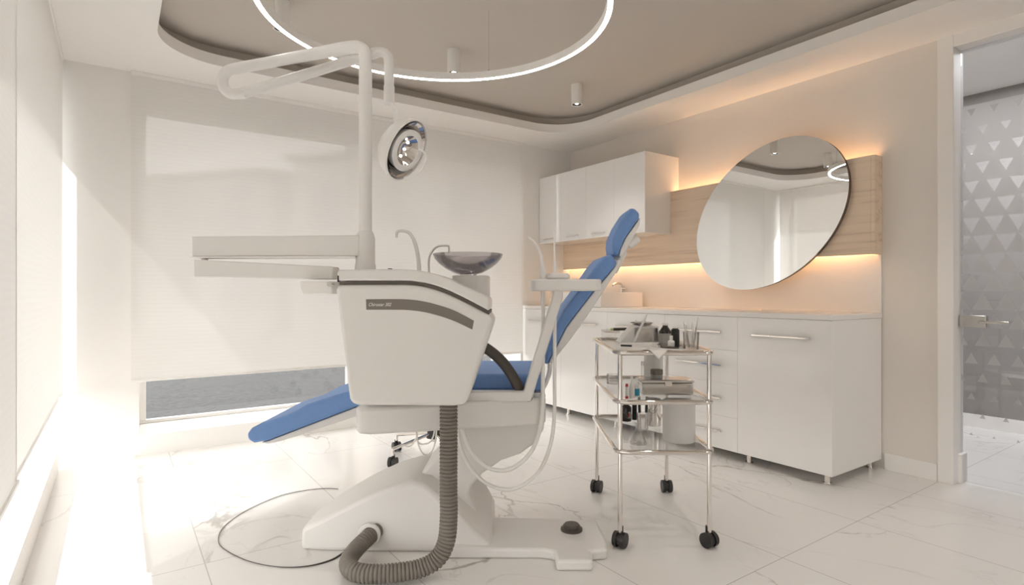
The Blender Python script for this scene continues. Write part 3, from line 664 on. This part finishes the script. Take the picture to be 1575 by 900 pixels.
LC = pw(625, 231, 2.25)
nz = Vector((0.82, -0.37, -0.44)).normalized(); nx = Vector((0.47, 0, 0.88)); nx = (nx-nz*nx.dot(nz)).normalized(); ny = nz.cross(nx)
LM = Matrix((nx, ny, nz)).transposed().to_4x4()
def lampmesh(bm, prof, sx, sy, seg=40, off=(0, 0, 0)):
    return lathe(bm, prof, LC+LM.to_3x3() @ Vector(off), seg, LM @ Matrix.Diagonal((sx, sy, 1, 1)))
head = part('lamp_head', lampmesh(BM(), [(0, -0.098), (0.045, -0.094), (0.085, -0.078), (0.112, -0.050), (0.126, -0.018), (0.130, 0.004), (0.125, 0.007), (0.119, -0.006), (0.09, -0.03), (0.05, -0.050), (0, -0.054)], 0.98, 0.86), 'plastic2')
part('reflector', lampmesh(BM(), [(0, -0.042), (0.05, -0.038), (0.085, -0.024), (0.112, 0.000), (0.1165, 0.004)], 0.98, 0.86), 'chrome', head)
part('reflector_bezel', lampmesh(BM(), [(0.058, -0.022), (0.060, 0.010), (0.070, 0.014), (0.084, 0.008), (0.078, -0.022)], 1.0, 1.08), 'plastic2', head)
part('inner_reflector', lampmesh(BM(), [(0, -0.032), (0.025, -0.026), (0.045, -0.010), (0.0605, 0.008)], 1.0, 1.08), 'chrome', head)
for dx in (-0.03, 0.0, 0.03):
    part('reflector_glint', lathe(BM(), [(0, -0.004), (0.004, -0.003), (0.0055, 0.001), (0.004, 0.005), (0, 0.006)], LC+LM.to_3x3() @ Vector((dx, 0.0, -0.012)), 16, LM), 'bulb', head)  # glowing beads stand in for reflected highlights in the lamp head
bm = BM(); loop = [LC+LM.to_3x3() @ Vector((-0.045+0.082*math.cos(a), 0.0, 0.045+0.065*math.sin(a))) for a in [math.radians(x) for x in range(-150, 96, 10)]]
loop2 = spline(pxpts([(621, 273), (634, 271), (648, 262), (655, 248), (655, 238), (648, 231), (644, 230)], 2.22), 6)
tube(bm, loop2, 0.0042, 10); part('lamp_handle', bm, 'plastic2', head)
bm = BM(); rcyl(bm, pw(604, 268, 2.25), pw(590, 263.5, 2.25), 0.004, 10); part('side_pin', bm, 'plastic2', head)
# --- doctor's arms
bm = BM(); px_prism(bm, [(303, 365), (556, 363), (556, 395), (303, 396)], FP, FP-0.035, FP+0.045); up = part('instrument_arm', bm, 'plastic', bevel=0.004)
bm = BM(); px_prism(bm, [(302, 396), (550, 395), (550, 397), (302, 398)], FP, FP-0.042, FP+0.05); part('arm_lip', bm, 'plastic2', up)
bm = BM(); px_prism(bm, [(305, 400), (516, 410.5), (516, 430), (305, 427)], FP-0.02, FP-0.05, FP+0.03); lo = part('instrument_arm', bm, 'plastic', bevel=0.004)
bm = BM(); p = pw(315, 398.5, FP); cyl(bm, (p.x, FP, 0), 0.012, 1.168, 1.182, 20); part('arm_joint', bm, 'steel')
bm = BM(); px_prism(bm, [(467, 433), (516, 433), (516, 453), (472, 453), (468, 441)], 2.08, 2.04, 2.18); dt = part('instrument_tray', bm, 'plastic2', bevel=0.004)
bm = BM(); p = pw(508, 432, 2.04); rcyl(bm, (p.x, 2.03, p.z-0.012), (p.x, 2.06, p.z-0.012), 0.009, 16); part('tray_knob', bm, 'steel', dt)
# handpiece cords hanging beneath the unit
for pts in ([(669, 640), (668, 665), (663, 678), (655, 683), (645, 682), (641, 672), (640, 650)], [(672, 640), (671, 668), (667, 688), (659, 699), (650, 697), (643, 682), (641, 660), (641, 645)], [(641, 672), (634, 684), (627, 687), (620, 685), (612, 689), (606, 692)]):
    bm = BM(); tube(bm, spline(pxpts(pts, 2.62), 8), 0.0038, 8); part('handpiece_cord', bm, 'plastic2')
# --- corrugated drain hose
path = spline([(-0.2345, 2.10, 0.64), (-0.2345, 2.10, 0.48), (-0.235, 2.10, 0.34), (-0.234, 2.098, 0.22), (-0.243, 2.095, 0.13), (-0.275, 2.085, 0.072), (-0.335, 2.07, 0.044), (-0.42, 2.05, 0.038), (-0.51, 2.04, 0.038), (-0.578, 2.06, 0.040), (-0.612, 2.12, 0.044), (-0.603, 2.19, 0.058), (-0.568, 2.265, 0.078), (-0.55, 2.31, 0.085)], 60)
# resample evenly
seglen = 0.0034; out = [path[0]]; acc = 0
for a, b in zip(path, path[1:]):
    L = (b-a).length; t_ = seglen-acc
    while t_ <= L: out.append(a.lerp(b, t_/L)); t_ += seglen
    acc = L-(t_-seglen)
bm = BM(); tube(bm, out, lambda i: (0.0338, 0.0330, 0.0280, 0.0330)[i % 4], 20)
part('drain_hose', bm, 'hose', smooth=80)
bm = BM(); lathe(bm, [(0.034, 0.0), (0.046, 0.0), (0.044, 0.012), (0.034, 0.014)], (-0.572, 2.272, 0.08), 28, frame_mtx((0.1, -1, 0.05))); part('hose_collar', bm, 'plastic')

# ================================================================== STOOL
ST = Vector((-0.50, 3.62, 0))
stool = thing('stool', 'wheeled stool with chrome star base half hidden behind the dental unit', 'stool', ST, YAW)
def castor(bm_w, bm_f, c, ang, r=0.026, wdt=0.016, gap=0.010, top=0.075):
    """twin-wheel castor standing at c; wheels' axis along ang"""
    c = Vector(c); axd = Vector((math.cos(ang), math.sin(ang), 0))
    for s in (-1, 1):
        a = c+axd*(s*gap/2)+Vector((0, 0, r)); rcyl(bm_w, a, a+axd*(s*wdt), r, 24)
    rcyl(bm_f, c+axd*-gap*0.45+Vector((0, 0, r)), c+axd*gap*0.45+Vector((0, 0, r)), r*0.8, 18)
    side = Vector((-axd.y, axd.x, 0))
    cyl(bm_f, c+side*0.006, r*0.36, r*1.2, top, 14)
for k in range(5):
    a = math.radians(152+72*k); d = Vector((math.cos(a), math.sin(a), 0)); e = ST+d*0.30
    bm = BM(); tube(bm, [ST+d*0.02+Vector((0, 0, 0.155)), e+Vector((0, 0, 0.108))], 0.010, 12); rcyl(bm, e+Vector((0, 0, 0.07)), e+Vector((0, 0, 0.112)), 0.009, 12)
    leg = obj('base_leg', bm, 'chrome', stool)
    bw = BM(); bf = BM(); castor(bw, bf, e, (0.55, -0.15, 1.2, 2.2, 0.3)[k], 0.030, 0.018, 0.014, 0.075)
    cw = obj('castor', bw, 'black', leg); obj('castor_fork', bf, 'black', leg)
bm = BM(); cyl(bm, ST, 0.045, 0.125, 0.185, 28, 0.038); obj('hub', bm, 'black', stool)
bm = BM(); cyl(bm, ST, 0.014, 0.10, 0.34, 20); cyl(bm, ST, 0.022, 0.18, 0.30, 20); obj('gas_lift', bm, 'chrome', stool)
bm = BM(); lathe(bm, [(0, 0.34), (0.14, 0.34), (0.165, 0.355), (0.17, 0.385), (0.155, 0.41), (0, 0.415)], ST, 40); obj('seat', bm, 'blue', stool)

# ================================================================== CABLE ON THE FLOOR
pts = [floor_pt(u, v, 0.003) for u, v in ((529, 850), (508, 862), (472, 871), (428, 872), (382, 863), (347, 846), (336, 832), (344, 811), (378, 786), (430, 763), (472, 754), (500, 751.5), (520, 752))]
bm = BM(); tube(bm, spline(pts, 10), lambda i: max(0.0016, 0.0042-0.00008*i), 8)
t = thing('floor_cable', 'thin dark cable looped on marble floor left of the chair base', 'cable', (pts[0].x, pts[0].y, 0), YAW)
obj('wire', bm, 'dark', t)
bm = BM(); rcyl(bm, pts[0]+Vector((0, 0, 0.004)), pts[0]+Vector((0.018, 0.012, 0.004)), 0.007, 12); obj('plug', bm, 'black', t)

# ================================================================== TROLLEY
TX0, TX1, TF0, TF1 = 0.434, 0.826, 2.33, 3.0
TC = ((TX0+TX1)/2, (TF0+TF1)/2, 0)
trol = thing('trolley', 'three shelf chrome trolley with glass shelves on black castors', 'trolley', TC, YAW)
SH = [0.395, 0.600, 0.802]
ins = 0.012
feet = [(TX0+ins, TF0+ins), (TX1-ins, TF0+ins), (TX0+ins, TF1-ins), (TX1-ins, TF1-ins)]
for k, (x, y) in enumerate(feet):
    p = obj('post', tube(BM(), [(x, y, 0.062), (x, y, 0.803)], 0.0095, 16), 'chrome', trol)
    bw = BM(); bf = BM(); castor(bw, bf, (x, y, 0), (-0.6, 0.55, -0.5, 0.02)[k], 0.031, 0.017, 0.016, 0.085)
    obj('castor', bw, 'black', p); obj('castor_fork', bf, 'black', p)
for z in SH:
    rl = obj('shelf_rail', tube(BM(), [(p[0], p[1], z) for p in rrect(TX0-0.006, TF0-0.006, TX1+0.006, TF1+0.006, 0.055, 6)], 0.0105, 12, closed=True), 'chrome', trol)
    obj('glass_shelf', xy_prism(BM(), rrect(TX0+0.002, TF0+0.002, TX1-0.002, TF1-0.002, 0.05, 6), z-0.003, z+0.003), 'shelf_glass', trol)

# ================================================================== THINGS ON THE TROLLEY
def item(name, label, cat, c, group=None): return thing(name, label, cat, c, YAW, group)
Z1, Z2, Z3 = 0.8052, 0.6032, 0.3982
# --- top shelf: paper sheet draped over the front rail
bm = BM(); n = 36; hd = 0.147; cx_, cy_ = 0.598, 2.424
def drape(x, y):
    if y > 2.352: return (x, y, Z1+0.0012)
    if y > 2.334: k = (2.352-y)/0.018; return (x, y, Z1+0.0012+0.0085*(k*k*(3-2*k)))
    if y > 2.318: return (x, y, Z1+0.0097)
    e = 2.318-y; f_ = 2.318-min(e, 0.0075); return (x, f_, Z1+0.0097-max(0, e-0.004))
g = [[bm.verts.new(drape(cx_+(i+j-n)/n*hd, cy_+(j-i)/n*hd)) for j in range(n+1)] for i in range(n+1)]
for i in range(n):
    for j in range(n): bm.faces.new([g[i][j], g[i+1][j], g[i+1][j+1], g[i][j+1]])
o = obj('paper_sheet', bm, 'paper', org=(cx_, cy_, Z1), rot=YAW); tag(o, 'white paper sheet hanging over front edge of trolley top shelf', 'paper')
sd = o.modifiers.new('thick', 'SOLIDIFY'); sd.thickness = 0.0006; sd.offset = 1
ZP = Z1+0.0020
# steriliser box with cotton dish and wand
t = item('dispenser_box', 'pale wedge sided box on trolley top shelf under the dish of cotton rolls', 'box', (0.62, 2.73, Z1))
bx = obj('body', px_prism(BM(), [(953, 527.2), (974.5, 502.5), (977, 500.5), (1013, 502), (1015, 527.2)], 2.695, 2.695, 2.80), 'label', t, bevel=0.003)
bx.data.materials[0] = M['plastic2']
obj('front_panel', px_prism(BM(), [(976, 504), (1011, 504.5), (1012.5, 525), (976, 525)], 2.695, 2.693, 2.697), 'steel', t)
zt = pw(990, 500.5, 2.695).z
t = item('cotton_dish', 'small flat dish of cotton rolls on top of the wedge sided box', 'dish', (0.625, 2.735, zt))
obj('dish', lathe(BM(), [(0, zt), (0.04, zt), (0.056, zt+0.012), (0.0545, zt+0.012), (0.039, zt+0.002), (0, zt+0.002)], (0.625, 2.735, 0), 32), 'steel', t)
for k in range(7):
    a = k*0.9; c = Vector((0.625+0.028*math.cos(a), 2.735+0.028*math.sin(a), zt+0.0105+(0.006 if k % 2 else 0)))
    o = obj('cotton_roll', rcyl(BM(), c-Vector((math.cos(a*1.7), math.sin(a*1.7), 0))*0.012, c+Vector((math.cos(a*1.7), math.sin(a*1.7), 0))*0.012, 0.0052, 10), 'paper', org=c, rot=YAW)
    tag(o, 'tiny white cotton roll in the dish on the wedge sided box', 'cotton roll', 'cotton rolls in the dish')
bm = BM(); tube(bm, [pw(975, 527, 2.645), pw(981, 514, 2.655), pw(992, 490, 2.665), pw(994.5, 484, 2.665)], lambda i: (0.004, 0.0065, 0.0055, 0.003)[i], 12)
o = obj('wand', bm, 'plastic2', org=pw(975, 527, 2.645), rot=YAW); tag(o, 'slim white wand leaning against the wedge sided box', 'wand')
t = item('clear_box', 'clear plastic box at far left of trolley top shelf', 'box', (0.50, 2.86, Z1))
bm = BM(); box(bm, (0.462, 2.815, Z1), (0.535, 2.935, Z1+0.045)); obj('body', bm, 'jar_glass', t, bevel=0.003)
obj('lid', box(BM(), (0.460, 2.813, Z1+0.0455), (0.537, 2.937, Z1+0.054)), 'jar_glass', t, bevel=0.002)
bm = BM(); a = Vector((0.505, 2.835, Z1+0.0615)); b = Vector((0.583, 2.845, Z1+0.0615)); rcyl(bm, a, b, 0.007, 12)
t = item('marker_pen', 'dark marker with light green tip lying on the clear plastic box', 'pen', (0.55, 2.83, Z1+0.054))
obj('barrel', bm, 'dark', t); obj('tip', rcyl(BM(), a-Vector((0.014, 0.003, -0.001)), a, 0.0045, 10, 0.007), 'green', t)
bm = BM(); rcyl(bm, (0.49, 2.555, ZP+0.0045), (0.535, 2.535, ZP+0.0045), 0.0045, 12)
o = obj('pen_cap', bm, 'black', org=(0.51, 2.545, ZP), rot=YAW); tag(o, 'short black pen cap lying on the trolley behind the paper sheet', 'cap')
# kidney tray
KC = Vector((0.712, 2.53, 0))
bm = BM(); lathe(bm, [(0, ZP), (0.9, ZP), (1.0, ZP+0.009), (1.03, ZP+0.0095), (0.97, ZP+0.0075), (0.88, ZP+0.0015), (0, ZP+0.0015)], KC, 40, Matrix.Diagonal((0.062, 0.088, 1, 1)))
o = obj('steel_tray', bm, 'steel', org=(KC.x, KC.y, ZP), rot=YAW); tag(o, 'shallow oval steel tray holding two bottles on trolley top shelf', 'tray')
ZK = ZP+0.0018
def bottle(label, c, r, h, neck, body, cap, lab=None, shoulder=0.62, caph=0.16):
    c = Vector(c); t = item('bottle', label, 'bottle', c); z = c.z
    obj('body', lathe(BM(), [(0, z), (r*0.94, z), (r, z+0.003), (r, z+h*shoulder), (r*0.93, z+h*(shoulder+0.05)), (neck, z+h*(1-caph-0.04)), (neck, z+h*(1-caph)), (0, z+h*(1-caph))], (c.x, c.y, 0), 32), body, t)
    obj('cap', lathe(BM(), [(0, z+h*(1-caph)+0.0003), (neck*1.2, z+h*(1-caph)+0.0003), (neck*1.15, z+h), (0, z+h)], (c.x, c.y, 0), 24), cap, t)
    if lab: obj('label', lathe(BM(), [(r+0.0002, z+h*0.08), (r+0.0009, z+h*0.08), (r+0.0009, z+h*(shoulder-0.06)), (r+0.0002, z+h*(shoulder-0.06)), (r+0.0002, z+h*0.08)], (c.x, c.y, 0), 32), lab, t)
    return t
bottle('dark brown bottle with grey label and white cap on trolley top shelf', (0.714, 2.645, Z1), 0.0285, 0.102, 0.0115, 'amber', 'plastic2', 'label', 0.60, 0.10)
bottle('small white dropper bottle at front of trolley top shelf', (0.694, 2.475, ZK), 0.0150, 0.053, 0.006, 'plastic2', 'plastic2', None, 0.5, 0.30)
bottle('slim black bottle with pale cap beside the glass of instruments', (0.735, 2.555, ZK), 0.0185, 0.086, 0.013, 'black', 'plastic2', None, 0.82, 0.07)
t = item('instrument_glass', 'clear glass at right front of trolley top shelf full of steel instruments', 'glass', (0.770, 2.44, Z1))
GC = (0.770, 2.44, 0)
obj('tumbler', lathe(BM(), [(0, Z1), (0.031, Z1), (0.034, Z1+0.075), (0.0325, Z1+0.075), (0.030, Z1+0.004), (0, Z1+0.004)], GC, 32), 'jar_glass', t)
names = ['probe', 'dental_mirror', 'tweezers', 'scaler', 'probe', 'spatula']
labs = ['thin steel probe leaning left in the instrument glass', 'steel dental mirror with round head in the instrument glass', 'steel tweezers standing in middle of the instrument glass',
        'steel scaler with hooked tip in the instrument glass', 'long thin steel probe leaning right, tallest in the instrument glass', 'flat steel spatula at back of the instrument glass']
for k, (bx_, by_, tx_, ty_, hh) in enumerate([(-0.012, 0.0, -0.030, 0.008, 0.118), (-0.004, 0.012, -0.014, 0.03, 0.112), (0.002, -0.012, 0.003, -0.026, 0.120), (0.008, 0.010, 0.012, 0.024, 0.112), (0.006, -0.006, 0.031, 0.004, 0.138), (0.016, 0.010, 0.020, 0.022, 0.108)]):
    a = Vector((GC[0]+bx_, GC[1]+by_, Z1+0.0065)); b = Vector((GC[0]+tx_, GC[1]+ty_, Z1+hh)); d = (b-a)
    bm = BM()
    if names[k] == 'tweezers':
        for s in (-0.004, 0.004): tube(bm, [a+Vector((s*0.2, 0, 0)), a+d*0.5+Vector((s*1.4, 0, 0)), b], 0.0022, 8)
    elif names[k] == 'spatula': tube(bm, [a, a+d*0.7, a+d*0.75, b], lambda i: (0.003, 0.003, 0.006, 0.005)[i], 10, flat=(1, 0.35, (1, 0, 0)))
    else:
        tube(bm, [a, a+d*0.15, a+d*0.62, a+d*0.72, b], lambda i: (0.0015, 0.0032, 0.0032, 0.0016, 0.0010)[i], 10)
        if names[k] == 'dental_mirror': lathe(bm, [(0, -0.001), (0.0085, -0.001), (0.0085, 0.001), (0, 0.001)], b, 20, frame_mtx((0.3, -1, 0.3)))
        if names[k] == 'scaler': tube(bm, spline([b, b+Vector((0.003, 0, 0.004)), b+Vector((0.008, 0, 0.001))], 4), 0.001, 8)
    o = obj(names[k], bm, 'steel', org=a, rot=YAW); tag(o, labs[k], 'dental instrument')
# --- middle shelf
t = item('instrument_box', 'flat rectangular steel instrument box on trolley middle shelf', 'box', (0.678, 2.52, Z2))
obj('body', box(BM(), (0.567, 2.47, Z2), (0.790, 2.572, Z2+0.052)), 'steel', t, bevel=0.006)
obj('lid', box(BM(), (0.564, 2.467, Z2+0.0523), (0.793, 2.575, Z2+0.066)), 'steel', t, bevel=0.004)
obj('latch', box(BM(), (0.665, 2.4645, Z2+0.040), (0.695, 2.4665, Z2+0.060)), 'chrome', t)
zb = Z2+0.0662
t = item('jar', 'low glass jar with dark lid standing on the steel instrument box', 'jar', (0.645, 2.53, zb))
obj('body', lathe(BM(), [(0, zb), (0.025, zb), (0.026, zb+0.016), (0, zb+0.016)], (0.645, 2.53, 0), 28), 'label', t)
obj('lid', lathe(BM(), [(0, zb+0.0163), (0.0275, zb+0.0163), (0.0275, zb+0.036), (0.026, zb+0.038), (0, zb+0.038)], (0.645, 2.53, 0), 28), 'grey', t)
t = item('paper_roll', 'tall white paper roll behind the steel instrument box', 'paper roll', (0.683, 2.74, Z2))
obj('roll', lathe(BM(), [(0.012, Z2), (0.044, Z2), (0.044, Z2+0.155), (0.012, Z2+0.155), (0.012, Z2)], (0.683, 2.74, 0), 32), 'paper', t)
obj('core', lathe(BM(), [(0.010, Z2), (0.0118, Z2), (0.0118, Z2+0.154), (0.010, Z2+0.154), (0.010, Z2)], (0.683, 2.74, 0), 20), 'label', t)
t = item('vial', 'slim clear vial standing left of the white paper roll', 'vial', (0.603, 2.62, Z2))
obj('tube', cyl(BM(), (0.603, 2.62, 0), 0.0075, Z2, Z2+0.11, 16), 'jar_glass', t); obj('cap', cyl(BM(), (0.603, 2.62, 0), 0.008, Z2+0.1103, Z2+0.128, 16), 'steel', t)
bottle('tallest white dropper bottle on trolley middle shelf, beside red banded tube', (0.508, 2.405, Z2), 0.0125, 0.092, 0.0045, 'plastic2', 'plastic2', None, 0.55, 0.22)
bottle('white dropper bottle with blue label on trolley middle shelf', (0.534, 2.43, Z2), 0.0115, 0.082, 0.0045, 'plastic2', 'plastic2', 'cyan', 0.5, 0.22)
t = item('paste_tube', 'thin white tube with red bands at front of trolley middle shelf', 'tube', (0.4835, 2.392, Z2))
obj('body', cyl(BM(), (0.4835, 2.392, 0), 0.0062, Z2+0.0105, Z2+0.05, 16), 'paper', t); obj('cap', cyl(BM(), (0.4835, 2.392, 0), 0.0066, Z2, Z2+0.010, 16), 'red', t); obj('tip', cyl(BM(), (0.4835, 2.392, 0), 0.0066, Z2+0.0503, Z2+0.062, 16, 0.005), 'red', t)
for k in range(3):
    z = Z2+k*0.0158
    t = item('glass_dish', ['lowest clear glass dish of stack on trolley middle shelf', 'middle clear glass dish of stack on trolley middle shelf', 'topmost clear glass dish of stack on trolley middle shelf'][k], 'dish', (0.50, 2.78, z), 'stacked glass dishes')
    obj('dish', lathe(BM(), [(0, z), (0.036, z), (0.036, z+0.0155), (0.0345, z+0.0155), (0.0345, z+0.002), (0, z+0.002)], (0.50, 2.78, 0), 32), 'jar_glass', t)
# --- bottom shelf
t = item('bin', 'white cylindrical open bin on trolley bottom shelf', 'bin', (0.735, 2.50, Z3))
obj('bin_body', lathe(BM(), [(0, Z3), (0.066, Z3), (0.069, Z3+0.004), (0.070, Z3+0.176), (0.066, Z3+0.176), (0.064, Z3+0.006), (0, Z3+0.006)], (0.735, 2.50, 0), 48), 'plastic', t)
t = item('steel_can', 'shiny steel can with loop handle behind the white bin', 'can', (0.695, 2.79, Z3))
obj('body', lathe(BM(), [(0, Z3), (0.036, Z3), (0.037, Z3+0.003), (0.037, Z3+0.13), (0.035, Z3+0.13), (0.035, Z3+0.006), (0, Z3+0.006)], (0.695, 2.79, 0), 32), 'chrome', t)
obj('handle', tube(BM(), spline([(0.659, 2.775, Z3+0.122), (0.658, 2.75, Z3+0.09), (0.675, 2.735, Z3+0.07), (0.70, 2.735, Z3+0.085), (0.725, 2.758, Z3+0.122)], 6), 0.0025, 8), 'steel', t)
bottle('squat dark brown bottle with red and grey label on trolley bottom shelf', (0.580, 2.885, Z3), 0.0275, 0.098, 0.012, 'amber', 'black', None, 0.68, 0.12)
o = obj('label', box(BM(), (0.585, 2.8555, Z3+0.02), (0.598, 2.859, Z3+0.05)), 'label', [x for x in bpy.data.objects if x.get('label', '').startswith('squat dark')][0])
obj('label_band', box(BM(), (0.584, 2.8545, Z3+0.026), (0.591, 2.8557, Z3+0.044)), 'red', o)
bottle('narrow black bottle beside squat brown bottle on trolley bottom shelf', (0.628, 2.91, Z3), 0.0125, 0.10, 0.008, 'black', 'black', None, 0.75, 0.12)
t = item('tool_jar', 'clear jar with two black handled tools on trolley bottom shelf', 'jar', (0.622, 2.70, Z3))
obj('jar_body', lathe(BM(), [(0, Z3), (0.026, Z3), (0.027, Z3+0.08), (0.0255, Z3+0.08), (0.0245, Z3+0.004), (0, Z3+0.004)], (0.622, 2.70, 0), 28), 'jar_glass', t)
for k, dx in enumerate((-0.010, 0.011)):
    a = Vector((0.622+dx, 2.70, Z3+0.006)); b = a+Vector((dx*0.5, 0.0, 0.075)); c = a+Vector((dx*0.8, 0.0, 0.150))
    t = item('hand_tool', ['left black handled tool in the jar on trolley bottom shelf', 'right black handled tool in the jar on trolley bottom shelf'][k], 'dental instrument', a)
    obj('shaft', tube(BM(), [a, b], 0.0025, 10), 'steel', t); obj('handle', tube(BM(), [b, b.lerp(c, 0.2), c], 0.0068, 12), 'black', t)
t = item('flask', 'clear conical flask at front left of trolley bottom shelf', 'flask', (0.545, 2.45, Z3))
obj('flask_body', lathe(BM(), [(0, Z3), (0.036, Z3), (0.037, Z3+0.004), (0.013, Z3+0.062), (0.012, Z3+0.085), (0.014, Z3+0.087), (0.0108, Z3+0.085), (0.0115, Z3+0.061), (0.034, Z3+0.006), (0, Z3+0.003)], (0.545, 2.45, 0), 32), 'jar_glass', t)
